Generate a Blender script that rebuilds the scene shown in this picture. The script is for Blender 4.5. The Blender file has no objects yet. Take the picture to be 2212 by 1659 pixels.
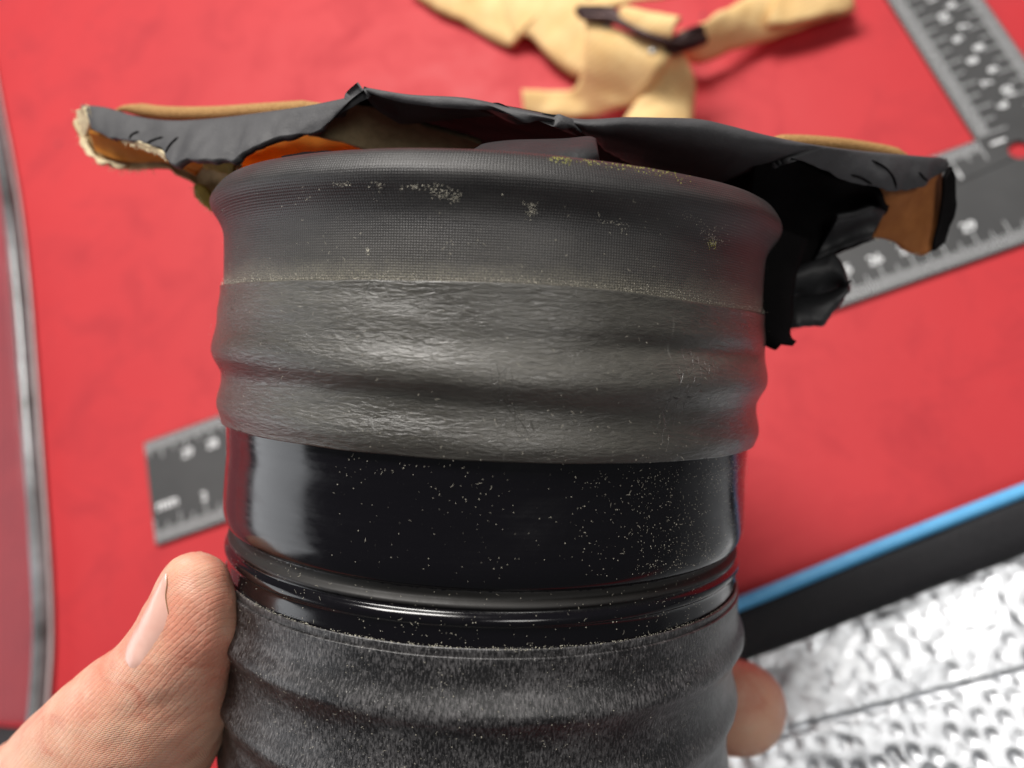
import bpy, bmesh, math, random
from mathutils import Vector, Matrix, noise
from mathutils.bvhtree import BVHTree
random.seed(7)
R_ = math.radians
scene = bpy.context.scene
col = scene.collection

# ------------------------------------------------------------------ camera
# the photograph is measured on a 2212 x 1659 grid; the table plane was recovered
# from the right angle of the steel square, lengths from its centimetre marks
FPX, CX, CY = 1662.0, 1106.0, 829.5
H_CAM = 0.243
n_c = Vector((0.2086, 0.3079, 0.928)).normalized()
Zw = -n_c
Xw = (Vector((1, 0, 0)) - n_c * n_c.x).normalized()
Yw = Zw.cross(Xw)
ROT = Matrix((Xw, Yw, Zw))
CAM_POS = Vector((0, 0, H_CAM))

def W(p):                     # survey frame (right, down, away) -> world
    return ROT @ Vector(p) + CAM_POS
def D(v):
    return ROT @ Vector(v)
def px(x, y, z):
    return W(((x - CX) / FPX * z, (y - CY) / FPX * z, z))
def tab(x, y, h=0.0):         # the point at height h above the table
    d = ROT @ Vector(((x - CX) / FPX, (y - CY) / FPX, 1.0))
    t = (h - H_CAM) / d.z
    return CAM_POS + d * t

cd = bpy.data.cameras.new("camera")
cam = bpy.data.objects.new("camera", cd)
col.objects.link(cam)
m = Matrix.Identity(4)
for i, v in enumerate((D((1, 0, 0)), D((0, -1, 0)), D((0, 0, -1)))):
    for k in range(3):
        m[k][i] = v[k]
m.translation = CAM_POS
cam.matrix_world = m
cd.sensor_width = 36.0
cd.lens = FPX / 2212 * 36
cd.clip_start = 0.005
cd.clip_end = 50
cd.dof.use_dof = True
cd.dof.focus_distance = 0.112
cd.dof.aperture_fstop = 11.3
scene.camera = cam

# ------------------------------------------------------------------ light
scene.view_settings.view_transform = 'Standard'
scene.view_settings.look = 'None'
scene.view_settings.exposure = 0.0
scene.view_settings.gamma = 1.0
scene.cycles.use_denoising = True
world = bpy.data.worlds.new("World")
scene.world = world
world.use_nodes = True
bg = world.node_tree.nodes["Background"]
bg.inputs[0].default_value = (0.93, 0.96, 1.0, 1)
bg.inputs[1].default_value = 0.09

def lamp(name, pos, target, sx, sy, power, color):
    ld = bpy.data.lights.new(name, 'AREA')
    ld.shape = 'RECTANGLE'
    ld.size, ld.size_y = sx, sy
    ld.energy = power
    ld.color = color
    o = bpy.data.objects.new(name, ld)
    col.objects.link(o)
    a, b = W(pos), W(target)
    o.location = a
    o.rotation_euler = (b - a).to_track_quat('-Z', 'Y').to_euler()
    return o
lamp("ceiling_panel", (-0.42, -0.90, -0.44), (0, 0, .2), 0.54, 0.40, 21.5, (1.0, 0.965, 0.92))
lamp("window_side", (-0.95, 0.16, 0.17), (0, .06, .15), 0.60, 0.50, 2.3, (0.95, 0.97, 1.0))
lamp("foil_fill", (0.22, -0.12, -0.62), (0.08, .05, .2), 0.26, 0.20, 1.6, (1.0, 0.97, 0.93))  # added fill with no known source, brightens the foil

# ------------------------------------------------------------------ helpers
def thing(name, label, cat, loc, group=None):
    o = bpy.data.objects.new(name, None)
    o.empty_display_size = 0.01
    col.objects.link(o)
    o.location = loc
    o["label"] = label
    o["category"] = cat
    if group:
        o["group"] = group
    return o

def link_mesh(name, me, mat, parent=None, smooth=True):
    o = bpy.data.objects.new(name, me)
    col.objects.link(o)
    if mat:
        me.materials.clear()
        me.materials.append(mat)
    if smooth:
        me.polygons.foreach_set("use_smooth", [True] * len(me.polygons))
    if parent:
        o.parent = parent
    return o

def from_data(name, verts, faces, mat, parent=None, uv=None, smooth=True):
    base = parent.location if parent else Vector()
    me = bpy.data.meshes.new(name)
    me.from_pydata([tuple(Vector(v) - base) for v in verts], [], faces)
    if uv is not None:
        lay = me.uv_layers.new(name="UVMap")
        for lp in me.loops:
            lay.data[lp.index].uv = uv[lp.vertex_index]
    me.update()
    return link_mesh(name, me, mat, parent, smooth)

def grid(name, rows, mat, parent=None, wrap=False, uv=None, thick=0.0, offset=-1, subsurf=0, smooth=True):
    n, k = len(rows), len(rows[0])
    verts = [v for r in rows for v in r]
    faces = []
    for i in range(n - 1):
        for j in range(k if wrap else k - 1):
            j2 = (j + 1) % k
            faces.append((i * k + j, i * k + j2, (i + 1) * k + j2, (i + 1) * k + j))
    uvs = [u for r in uv for u in r] if uv else None
    o = from_data(name, verts, faces, mat, parent, uvs, smooth)
    if thick:
        s = o.modifiers.new("thickness", 'SOLIDIFY')
        s.thickness = thick
        s.offset = offset
    if subsurf:
        s = o.modifiers.new("smooth", 'SUBSURF')
        s.levels = s.render_levels = subsurf
    return o

def catmull(P, n):
    """n points along a smooth curve through tuples P, even in length"""
    P = [Vector(p) for p in P]
    Q = []
    for i in range(len(P) - 1):
        p0, p1, p2, p3 = P[max(i - 1, 0)], P[i], P[i + 1], P[min(i + 2, len(P) - 1)]
        for s in range(12):
            t = s / 12
            Q.append(0.5 * ((2 * p1) + (p2 - p0) * t + (2 * p0 - 5 * p1 + 4 * p2 - p3) * t * t + (3 * p1 - p0 - 3 * p2 + p3) * t ** 3))
    Q.append(P[-1])
    return resample(Q, n)

def resample(Q, n):
    Q = [Vector(q) for q in Q]
    L = [0.0]
    for a, b in zip(Q, Q[1:]):
        L.append(L[-1] + (b - a).length)
    out, k = [], 0
    for i in range(n):
        s = L[-1] * i / (n - 1)
        while k < len(L) - 2 and L[k + 1] < s:
            k += 1
        t = 0 if L[k + 1] == L[k] else (s - L[k]) / (L[k + 1] - L[k])
        out.append(Q[k].lerp(Q[k + 1], min(max(t, 0), 1)))
    return out

def nz(v, scale, seed=0.0):
    return noise.noise(Vector(v) * scale + Vector((seed, seed * 1.7, -seed)))

def smoothstep(a, b, x):
    t = min(max((x - a) / (b - a), 0), 1)
    return t * t * (3 - 2 * t)

# ------------------------------------------------------------------ materials
class NT:
    def __init__(self, name):
        self.m = bpy.data.materials.new(name)
        self.m.use_nodes = True
        self.t = self.m.node_tree
        self.b = self.t.nodes["Principled BSDF"]
        self.tc = self.t.nodes.new("ShaderNodeTexCoord")
    def n(self, typ, **kw):
        o = self.t.nodes.new(typ)
        for k, v in kw.items():
            setattr(o, k, v)
        return o
    def l(self, a, b):
        self.t.links.new(a, b)
    def inp(self, s, v):
        self.b.inputs[s].default_value = v
    def coords(self, kind="Object", scale=(1, 1, 1), rot=(0, 0, 0), loc=(0, 0, 0)):
        mp = self.n("ShaderNodeMapping")
        mp.inputs["Scale"].default_value = scale
        mp.inputs["Rotation"].default_value = rot
        mp.inputs["Location"].default_value = loc
        self.l(self.tc.outputs[kind], mp.inputs[0])
        return mp.outputs[0]
    def noise(self, co, scale, detail=3, rough=0.55, dist=0.0):
        o = self.n("ShaderNodeTexNoise")
        o.inputs["Scale"].default_value = scale
        o.inputs["Detail"].default_value = detail
        o.inputs["Roughness"].default_value = rough
        o.inputs["Distortion"].default_value = dist
        self.l(co, o.inputs["Vector"])
        return o.outputs["Fac"]
    def voronoi(self, co, scale, feature='F1'):
        o = self.n("ShaderNodeTexVoronoi", feature=feature)
        o.inputs["Scale"].default_value = scale
        self.l(co, o.inputs["Vector"])
        return o.outputs["Distance"]
    def wave(self, co, scale, dist=0.0, dscale=1.0, direction='X', detail=2):
        o = self.n("ShaderNodeTexWave", bands_direction=direction)
        o.inputs["Scale"].default_value = scale
        o.inputs["Distortion"].default_value = dist
        o.inputs["Detail"].default_value = detail
        o.inputs["Detail Scale"].default_value = dscale
        self.l(co, o.inputs["Vector"])
        return o.outputs["Fac"]
    def ramp(self, f, stops):
        o = self.n("ShaderNodeValToRGB")
        e = o.color_ramp.elements
        while len(e) < len(stops):
            e.new(0.5)
        for el, (p, c) in zip(e, stops):
            el.position = p
            el.color = (c, c, c, 1) if isinstance(c, (int, float)) else (*c, 1)
        self.l(f, o.inputs[0])
        return o.outputs[0]
    def math(self, op, a, b=None, c=None):
        o = self.n("ShaderNodeMath", operation=op)
        for i, v in enumerate((a, b, c)):
            if v is None:
                continue
            if isinstance(v, (int, float)):
                o.inputs[i].default_value = v
            else:
                self.l(v, o.inputs[i])
        return o.outputs[0]
    def mix(self, f, a, b, blend='MIX'):
        o = self.n("ShaderNodeMix", data_type='RGBA', blend_type=blend)
        for s, v in ((0, f), (6, a), (7, b)):
            if isinstance(v, (int, float)):
                o.inputs[s].default_value = v if s == 0 else (v, v, v, 1)
            elif isinstance(v, tuple):
                o.inputs[s].default_value = (*v, 1)
            else:
                self.l(v, o.inputs[s])
        return o.outputs[2]
    def bump(self, h, dist, strength=1.0, prev=None):
        o = self.n("ShaderNodeBump")
        o.inputs["Strength"].default_value = strength
        o.inputs["Distance"].default_value = dist
        self.l(h, o.inputs["Height"])
        if prev:
            self.l(prev, o.inputs["Normal"])
        return o.outputs[0]
    def base(self, c):
        if isinstance(c, tuple):
            self.b.inputs["Base Color"].default_value = (*c, 1)
        else:
            self.l(c, self.b.inputs["Base Color"])
    def rough(self, r):
        if isinstance(r, (int, float)):
            self.b.inputs["Roughness"].default_value = r
        else:
            self.l(r, self.b.inputs["Roughness"])
    def normal(self, nrm):
        self.l(nrm, self.b.inputs["Normal"])

def m_table():
    t = NT("red_table")
    co = t.coords()
    f = t.noise(co, 9, 4)
    g = t.noise(co, 260, 3, .7)
    h = t.noise(t.coords("Object", (1, 1, 1), (0, 0, .5)), 38, 6, .7, .6)
    c = t.mix(t.ramp(f, [(.3, 0.0), (.7, 1.0)]), (.47, .027, .034), (.53, .034, .040))
    c = t.mix(t.ramp(h, [(.48, 0.0), (.70, .85)]), c, (.40, .024, .032))
    c = t.mix(t.ramp(g, [(.62, 0.0), (.78, .25)]), c, (.55, .08, .08))
    sp = t.voronoi(t.coords('Object', (1, 1, 1), (0, 0, 0), (.013, .02, 0)), 38)
    c = t.mix(t.ramp(sp, [(.03, .55), (.06, 0.0)]), c, (.16, .02, .03))
    t.base(c)
    t.rough(t.ramp(h, [(.35, .50), (.7, .66)]))
    t.inp("Specular IOR Level", .30)
    t.normal(t.bump(g, .0002, .25))
    return t.m

def m_collar():
    t = NT("rubberised_canvas")
    uv = t.coords("UV")
    a = t.wave(uv, 2 * math.pi / (.40e-3 * 20) * 1.0, .35, 1.0, 'X', 1)
    b = t.wave(uv, 2 * math.pi / (.36e-3 * 20) * 1.0, .35, 1.0, 'Y', 1)
    w = t.math('MULTIPLY', a, b)
    f = t.noise(t.coords("UV", (60, 220, 1)), 1.0, 5, .65)
    g = t.noise(uv, 4200, 2, .6)
    c = t.mix(t.ramp(f, [(.30, 0.0), (.75, 1.0)]), (.018, .017, .018), (.048, .045, .044))
    c = t.mix(t.ramp(g, [(.62, 0.0), (.74, .35)]), c, (.16, .15, .13))
    c = t.mix(t.math('MULTIPLY', w, .30), c, (.10, .096, .092))
    sep = t.n("ShaderNodeSeparateXYZ")
    t.l(uv, sep.inputs[0])
    v = t.math('MULTIPLY_ADD', t.noise(t.coords("UV", (260, 260, 1)), 1.0, 4, .7), .0042, sep.outputs[1])
    d = t.math('MULTIPLY', t.ramp(t.math('MULTIPLY', v, 50.0), [(.34, 1.0), (.40, .8), (.60, .12), (.85, 0.0)]), t.ramp(g, [(.35, .15), (.60, 1.0)]))
    c = t.mix(t.math('MULTIPLY', d, .8), c, (.30, .275, .21))
    t.base(c)
    t.rough(t.ramp(f, [(.3, .38), (.7, .50)]))
    n1 = t.bump(w, .00006, .9)
    t.normal(t.bump(f, .0003, .3, n1))
    return t.m

def m_flap():
    t = NT("black_rubber_sheet")
    co = t.coords()
    f = t.noise(co, 120, 5, .6)
    g = t.noise(co, 2600, 2, .6)
    c = t.mix(t.ramp(f, [(.3, 0.0), (.75, 1.0)]), (.044, .043, .046), (.070, .069, .073))
    c = t.mix(t.ramp(g, [(.62, 0.0), (.75, .3)]), c, (.14, .13, .12))
    t.base(c)
    t.rough(.66)
    n1 = t.bump(g, .00008, .6)
    t.normal(t.bump(f, .0006, .5, n1))
    return t.m

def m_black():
    t = NT("black_rubber_shaded")
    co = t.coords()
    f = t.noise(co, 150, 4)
    t.base(t.mix(f, (.0045, .004, .0042), (.008, .007, .0075)))  # rubber near-black: shade under and behind the sheet put into its colour
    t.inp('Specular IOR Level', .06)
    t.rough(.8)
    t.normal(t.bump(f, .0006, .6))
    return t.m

def m_tab():
    t = NT("grey_rubber_tab")
    co = t.coords()
    f = t.noise(co, 170, 4)
    t.base(t.mix(f, (.012, .012, .013), (.030, .030, .032)))
    t.rough(.55)
    t.normal(t.bump(f, .0008, .6))
    return t.m

def m_tape():
    t = NT("crinkled_rubber_tape")
    uvw = t.coords("UV", (520, 2300, 1))
    w = t.noise(uvw, 1.0, 5, .62, .7)
    w2 = t.noise(t.coords("UV", (110, 420, 1)), 1.0, 4, .6, .5)
    blot = t.noise(t.coords("UV", (22, 90, 1)), 1.0, 4, .6)
    crack = t.voronoi(t.coords("UV", (900, 330, 1)), 1.0, 'DISTANCE_TO_EDGE')
    cm = t.ramp(t.noise(t.coords("UV", (50, 50, 1)), 1.0, 2), [(.63, 0.0), (.70, .6)])
    ck = t.math('MULTIPLY', t.ramp(crack, [(.0, 1.0), (.025, 0.0)]), cm)
    c = t.mix(t.ramp(blot, [(.32, 0.0), (.68, 1.0)]), (.046, .043, .037), (.098, .093, .081))
    c = t.mix(t.ramp(w, [(.36, .40), (.56, 0.0)]), c, (.034, .031, .028))
    c = t.mix(ck, c, (.012, .011, .010))
    scr = t.ramp(t.noise(t.coords("UV", (520, 60, 1), (0, 0, .5)), 1.0, 3, .6), [(.70, 0.0), (.76, .35)])
    c = t.mix(scr, c, (.22, .21, .19))
    t.base(c)
    t.rough(t.ramp(blot, [(.3, .25), (.7, .34)]))
    t.inp('Specular IOR Level', .75)
    n1 = t.bump(w2, .00035, .5)
    n2 = t.bump(w, .00024, .8, n1)
    n3 = t.bump(t.math('MULTIPLY', ck, -1.0), .0003, .7, n2)
    t.normal(n3)
    return t.m

def m_gloss(dusty=False):
    t = NT("glossy_black_plastic" if not dusty else "dusty_black_plastic")
    uv = t.coords("UV")
    f = t.noise(t.coords("UV", (30, 1500, 1)), 1.0, 3, .6)
    s = t.noise(uv, 5200, 2, .6)
    c = t.mix(t.ramp(s, [(.68, 0.0), (.76, .25)]), (.0035, .003, .0045), (.10, .095, .085))
    r = t.ramp(f, [(.35, .11), (.75, .18)])
    if dusty:
        sep = t.n("ShaderNodeSeparateXYZ")
        t.l(uv, sep.inputs[0])
        v = sep.outputs[1]
        u = t.math('MULTIPLY_ADD', t.noise(uv, 900, 4, .7), .0012, v)
        d = t.ramp(t.math('MULTIPLY_ADD', u, 100.0, 4.3), [(.0, 0.0), (.60, 0.0), (.70, .5), (.86, .7), (.90, 0.0)])
        c = t.mix(d, c, (.016, .014, .011))
        r = t.mix(d, r, .9)
    t.base(c)
    sm = t.noise(t.coords('UV', (45, 90, 1), (0, 0, .6)), 1.0, 5, .7, 1.2)
    r = t.math('MULTIPLY_ADD', t.ramp(sm, [(.45, 0.0), (.72, 1.0)]), .12, r)
    t.rough(r)
    t.normal(t.bump(t.noise(t.coords("UV", (40, 60, 1)), 1.0, 2), .0005, .12))
    return t.m

def m_cloth():
    t = NT("fuzzy_cloth_tape")
    a = t.noise(t.coords("UV", (3000, 900, 1)), 1.0, 4, .75)
    b = t.noise(t.coords("UV", (110, 160, 1)), 1.0, 5, .65)
    s = t.noise(t.coords("UV", (3800, 2400, 1)), 1.0, 2, .6)
    k = t.math('MULTIPLY_ADD', t.math('SUBTRACT', b, .5), .45, a)
    c = t.mix(t.ramp(k, [(.45, 0.0), (.68, 1.0)]), (.006, .0055, .006), (.115, .110, .112))
    c = t.mix(t.ramp(s, [(.66, 0.0), (.72, .8)]), c, (.34, .33, .31))
    t.base(c)
    t.rough(.36)
    t.inp('Specular IOR Level', .7)
    n1 = t.bump(a, .00016, .6)
    t.normal(t.bump(b, .0006, .4, n1))
    return t.m

def m_plain(name, a, b, scale, rough, bump=0.0, metal=0.0, detail=4):
    t = NT(name)
    f = t.noise(t.coords(), scale, detail, .6)
    t.base(t.mix(t.ramp(f, [(.3, 0.0), (.7, 1.0)]), a, b))
    t.rough(rough)
    t.inp("Metallic", metal)
    if bump:
        t.normal(t.bump(f, bump, .7))
    return t.m

def m_skin():
    t = NT("skin")
    co = t.coords()
    big = t.noise(co, 55, 3, .5)
    mid = t.noise(co, 260, 4, .6)
    # ridges that run across the thumb, bending with the flesh
    rot = t.coords("Object", (1, 1, 1), (0, 0, R_(48)))
    wv = t.wave(rot, 430, 5.0, .30, 'X', 4)
    wv2 = t.wave(t.coords("Object", (1, 1, 1), (R_(20), 0, R_(75))), 1500, 3.0, .5, 'X', 2)
    cells = t.voronoi(co, 1500)
    msk = t.ramp(t.noise(co, 75, 2), [(.38, 0.0), (.60, 1.0)])
    fine = t.mix(msk, t.math('MULTIPLY', cells, 1.2), wv2)
    c = t.mix(t.ramp(big, [(.34, 0.0), (.66, 1.0)]), (.77, .45, .31), (.68, .27, .185))
    c = t.mix(t.ramp(mid, [(.45, 0.0), (.75, .5)]), c, (.80, .54, .40))
    blot = t.noise(t.coords('Object', (1, 1, 1), (0, 0, 0), (.3, .1, 0)), 130, 5, .6, .8)
    c = t.mix(t.ramp(blot, [(.52, 0.0), (.70, .65)]), c, (.62, .20, .13))
    grime = t.noise(co, 700, 4, .7)
    c = t.mix(t.ramp(grime, [(.66, 0.0), (.78, .45)]), c, (.38, .20, .12))
    c = t.mix(t.ramp(wv, [(.0, .07), (.22, 0.0)]), c, (.42, .15, .10))
    t.base(c)
    t.rough(.42)
    t.inp("Subsurface Weight", .30)
    t.b.inputs["Subsurface Radius"].default_value = (1.0, .35, .2)
    t.inp("Subsurface Scale", .0022)
    n1 = t.bump(t.ramp(wv, [(.0, 0.0), (.35, 1.0)]), .00010, .34)
    n2 = t.bump(fine, .00008, .6, n1)
    t.normal(t.bump(mid, .0004, .12, n2))
    return t.m

def m_foil():
    t = NT("silver_foil")
    co = t.coords()
    w = t.math('MULTIPLY', t.wave(t.coords("Object", (1, 1, 1), (0, 0, R_(28))), 460, .5, 1, 'X', 1),
               t.wave(t.coords("Object", (1, 1, 1), (0, 0, R_(28))), 460, .5, 1, 'Y', 1))
    f = t.noise(co, 420, 4, .6)
    t.base((.78, .80, .83))
    t.inp("Metallic", 1.0)
    t.rough(t.ramp(f, [(.3, .36), (.7, .48)]))
    n1 = t.bump(w, .00015, .3)
    t.normal(t.bump(f, .0002, .3, n1))
    return t.m

def m_webbing(name, a, b):
    t = NT(name)
    uv = t.coords("UV")
    w = t.wave(uv, 2 * math.pi / (.0012 * 20), .3, 1, 'DIAGONAL', 1)
    f = t.noise(t.coords(), 90, 4)
    c = t.mix(t.ramp(f, [(.3, 0.0), (.7, 1.0)]), a, b)
    c = t.mix(t.math('MULTIPLY', w, .18), c, tuple(x * .62 for x in a))
    t.base(c)
    t.rough(.8)
    t.normal(t.bump(f, .0012, .5, t.bump(w, .0001, .4)))
    return t.m

def m_clear():
    t = NT("clear_plastic")
    nt = t.t
    tr = t.n("ShaderNodeBsdfTransparent")
    tr.inputs[0].default_value = (.86, .90, .93, 1)
    df = t.n("ShaderNodeBsdfPrincipled")
    df.inputs["Base Color"].default_value = (.62, .64, .66, 1)
    df.inputs["Roughness"].default_value = .12
    mx = t.n("ShaderNodeMixShader")
    mx.inputs[0].default_value = .035
    t.l(tr.outputs[0], mx.inputs[1])
    t.l(df.outputs[0], mx.inputs[2])
    t.l(mx.outputs[0], nt.nodes["Material Output"].inputs[0])
    return t.m

def m_glow_cloth():
    t = NT("orange_lining")
    f = t.noise(t.coords(), 220, 4, .6)
    c = t.mix(t.ramp(f, [(.3, 0.0), (.7, 1.0)]), (.74, .27, .026), (.84, .36, .04))
    t.base(c)
    t.rough(.75)
    tl = t.n("ShaderNodeBsdfTranslucent")
    t.l(c, tl.inputs[0])
    mx = t.n("ShaderNodeMixShader")
    mx.inputs[0].default_value = .5
    t.l(t.b.outputs[0], mx.inputs[1])
    t.l(tl.outputs[0], mx.inputs[2])
    t.l(mx.outputs[0], t.t.nodes["Material Output"].inputs[0])
    return t.m

M = dict(
    table=m_table(), collar=m_collar(), flap=m_flap(), black=m_black(), tab=m_tab(), tape=m_tape(),
    gloss=m_gloss(), ring=m_gloss(True), cloth=m_cloth(), skin=m_skin(), foil=m_foil(), clear=m_clear(),
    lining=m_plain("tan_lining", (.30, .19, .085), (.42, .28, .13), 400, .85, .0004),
    lining_dim=m_plain("tan_lining_shaded", (.17, .125, .065), (.24, .175, .095), 600, .85, .0003),  # tan lining, darkened in colour for the shade inside the opening
    orange=m_glow_cloth(),
    rust=m_plain("rust_brown_lining", (.30, .095, .020), (.42, .15, .035), 220, .75, .0003),
    hem=m_plain("brown_hem_canvas", (.30, .15, .045), (.48, .27, .10), 2200, .85, .0003),
    fray=m_plain("frayed_canvas", (.70, .55, .33), (.82, .70, .46), 900, .9, .0005),
    ochre=m_plain("yellowed_canvas", (.30, .20, .02), (.18, .11, .015), 500, .8, .0004),
    strap=m_webbing("tan_webbing", (.76, .49, .20), (.86, .62, .30)),
    buckle=m_plain("dark_buckle_metal", (.030, .016, .016), (.055, .030, .028), 300, .38, .0002, .6),
    rivet=m_plain("dull_rivet", (.42, .41, .37), (.52, .5, .46), 900, .4, 0, .7),
    steel=m_plain("black_anodised_steel", (.044, .044, .045), (.060, .060, .061), 40, .45, 0, .0),
    ink=m_plain("white_print", (.82, .83, .84), (.86, .87, .88), 300, .5),
    tick=m_plain("pale_scale_print", (.58, .59, .60), (.66, .67, .68), 300, .5),
    dust=m_plain("pale_dust", (.50, .46, .36), (.70, .66, .55), 3000, .9),
    lint=m_plain("faint_lint", (.26, .24, .19), (.46, .43, .36), 3000, .9),
    chalk=m_plain("yellow_green_residue", (.42, .42, .08), (.56, .55, .16), 3000, .9),
    bind=m_plain("black_nylon_binding", (.005, .005, .007), (.011, .010, .013), 700, .75, .0004),
    piping=m_plain("sky_blue_piping", (.10, .42, .78), (.13, .48, .84), 300, .4),
    nail=m_plain("thumbnail", (.67, .37, .30), (.75, .46, .385), 170, .26, .0001),
    dark=m_plain("dark_foam", (.012, .009, .012), (.02, .016, .02), 300, .7, .0004),
    rim=m_plain("cloudy_plastic_rim", (.05, .05, .05), (.24, .25, .26), 45, .16, .0004),
    bead=m_plain("pale_plastic_bead", (.40, .34, .34), (.52, .46, .46), 60, .15),
    dirt=m_plain("nail_dirt", (.26, .14, .07), (.34, .20, .11), 900, .8),
)

# ------------------------------------------------------------------ table (setting)
tb = bmesh.new()
bmesh.ops.create_cube(tb, size=1)
bmesh.ops.scale(tb, vec=(.98, 1.0, .03), verts=tb.verts)
bmesh.ops.translate(tb, vec=(-.11, .06, -.015), verts=tb.verts)
bmesh.ops.bevel(tb, geom=tb.edges[:], offset=.003, segments=2, affect='EDGES')
me = bpy.data.meshes.new("table_top")
tb.to_mesh(me)
tb.free()
table = link_mesh("table_top", me, M["table"], smooth=False)
table["kind"] = "structure"
table["label"] = "red table top under everything"

# ------------------------------------------------------------------ the sleeve: frame of its axis
ray0 = Vector(((1066 - CX) / FPX, (728 - CY) / FPX, 1.0))
O_c = ray0 * 0.150
u_c = Vector((.045, -.998, -.061)).normalized()
e2_c = (-ray0.normalized())
e2_c = (e2_c - u_c * e2_c.dot(u_c)).normalized()
e1_c = e2_c.cross(u_c)
if e1_c.x < 0:
    e1_c = -e1_c
def cyl(phi, h, r):           # phi = 0 towards the viewer, + to the right
    d = e1_c * math.sin(phi) + e2_c * math.cos(phi)
    return W(O_c + u_c * h + d * r)
sleeve = thing("rubber_sleeve", "black rubber sleeve with torn tan lined collar, taped round its middle, gripped by a hand",
               "rubber sleeve", cyl(0, -.125, 0))

def interp(tbl, x):
    if x >= tbl[0][0]:
        return tbl[0][1]
    for (a, ra), (b, rb) in zip(tbl, tbl[1:]):
        if x >= b:
            t = (x - a) / (b - a)
            return ra + (rb - ra) * t
    return tbl[-1][1]

def revolve(name, prof, mat, nphi=360, hfun=None, rfun=None, smooth_prof=None):
    if smooth_prof:
        pr = [(p.x, p.y) for p in catmull([(a, b) for a, b in prof], smooth_prof)] if False else [
            (p[0], p[1]) for p in catmull([(a, b, 0) for a, b in prof], smooth_prof)]
    else:
        pr = prof
    rows, uvs = [], []
    for i, (h, r) in enumerate(pr):
        row, ur = [], []
        for j in range(nphi + 1):
            ph = -math.pi + 2 * math.pi * j / nphi
            hh = h + (hfun(ph, h, i / (len(pr) - 1)) if hfun else 0)
            rr = r + (rfun(ph, h, i / (len(pr) - 1)) if rfun else 0)
            row.append(cyl(ph, hh, rr))
            ur.append((ph * .05, hh))
        rows.append(row)
        uvs.append(ur)
    return grid(name, rows, mat, sleeve, uv=uvs)

def ring_noise(ph, h, s, seed=0):
    return nz((math.cos(ph) * .05, math.sin(ph) * .05, h), s, seed)

mm = .001
# collar: canvas rolled over the ring, an undercut, and the straight neck
prof = [(-4 * mm, 49.2 * mm), (4 * mm, 49.5 * mm), (9 * mm, 49.5 * mm), (13 * mm, 49.5 * mm), (15.4 * mm, 49.6 * mm), (16.8 * mm, 50.0 * mm),
        (18.2 * mm, 50.8 * mm), (19.4 * mm, 51.6 * mm), (20.8 * mm, 52.0 * mm), (22.3 * mm, 51.3 * mm), (23.6 * mm, 50.2 * mm), (24.2 * mm, 48.8 * mm),
        (24.0 * mm, 47.2 * mm), (22.6 * mm, 46.0 * mm), (18 * mm, 45.6 * mm), (8 * mm, 45.5 * mm)]
revolve("collar", prof, M["collar"], 420, smooth_prof=90,
        rfun=lambda ph, h, t: .00035 * ring_noise(ph, h, 45) + .0001 * ring_noise(ph, h, 160, 3),
        hfun=lambda ph, h, t: (.0004 * ring_noise(ph, 0, 30, 5)) * smoothstep(.010, .02, h))

# tape wrap: uneven ridges where it passes over the clamp under it
TT, TB = 6.9 * mm, -16.6 * mm
def tape_r(ph, h):
    hh = h + .0007 * math.sin(ph * 1.3 + .4) + .0012 * ring_noise(ph, 0, 28, 9)
    r = 50.4 * mm
    r += 1.10 * mm * math.exp(-((hh + 4.2 * mm) / ((2.9 if hh > -4.2 * mm else 2.5) * mm)) ** 2) * (1.0 + .45 * ring_noise(ph, 0, 40, 1))
    r -= .85 * mm * smoothstep(-5.5 * mm, -8.8 * mm, hh)
    r += .50 * mm * math.exp(-((hh + 13.4 * mm) / (2.2 * mm)) ** 2) * (1 + .9 * ring_noise(ph, 0, 30, 4))
    r -= .65 * mm * math.exp(-((hh - .4 * mm) / (1.4 * mm)) ** 2) * smoothstep(.12, .5, ph) * smoothstep(1.25, .9, ph)
    r -= .35 * mm * smoothstep(2.0 * mm, 6.0 * mm, hh)
    r -= .25 * mm * smoothstep(-14 * mm, -16.6 * mm, hh)
    r += .16 * mm * ring_noise(ph, h * 2.0, 70, 2) + .07 * mm * ring_noise(ph, h * 3.5, 170, 6)
    return r
rows, uvs = [], []
NP, NH = 520, 110
def tape_edge(ph):
    top = TT + .35 * mm * math.sin(2.2 * ph + .6) - 1.15 * mm * smoothstep(.15, .75, ph) + .7 * mm * smoothstep(.95, 1.5, ph) + .12 * mm * ring_noise(ph, 0, 130, 11)
    bot = TB + .30 * mm * math.sin(1.6 * ph + 2.0) + .12 * mm * ring_noise(ph, 0, 110, 12)
    return top, bot
for i in range(NH):
    t = i / (NH - 1)
    row, ur = [], []
    for j in range(NP + 1):
        ph = -math.pi + 2 * math.pi * j / NP
        a, b = tape_edge(ph)
        h = a + (b - a) * t
        row.append(cyl(ph, h, tape_r(ph, h)))
        ur.append((ph * .05, h))
    rows.append(row)
    uvs.append(ur)
grid("tape_wrap", rows, M["tape"], sleeve, uv=uvs, thick=.0008, offset=1)

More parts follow.
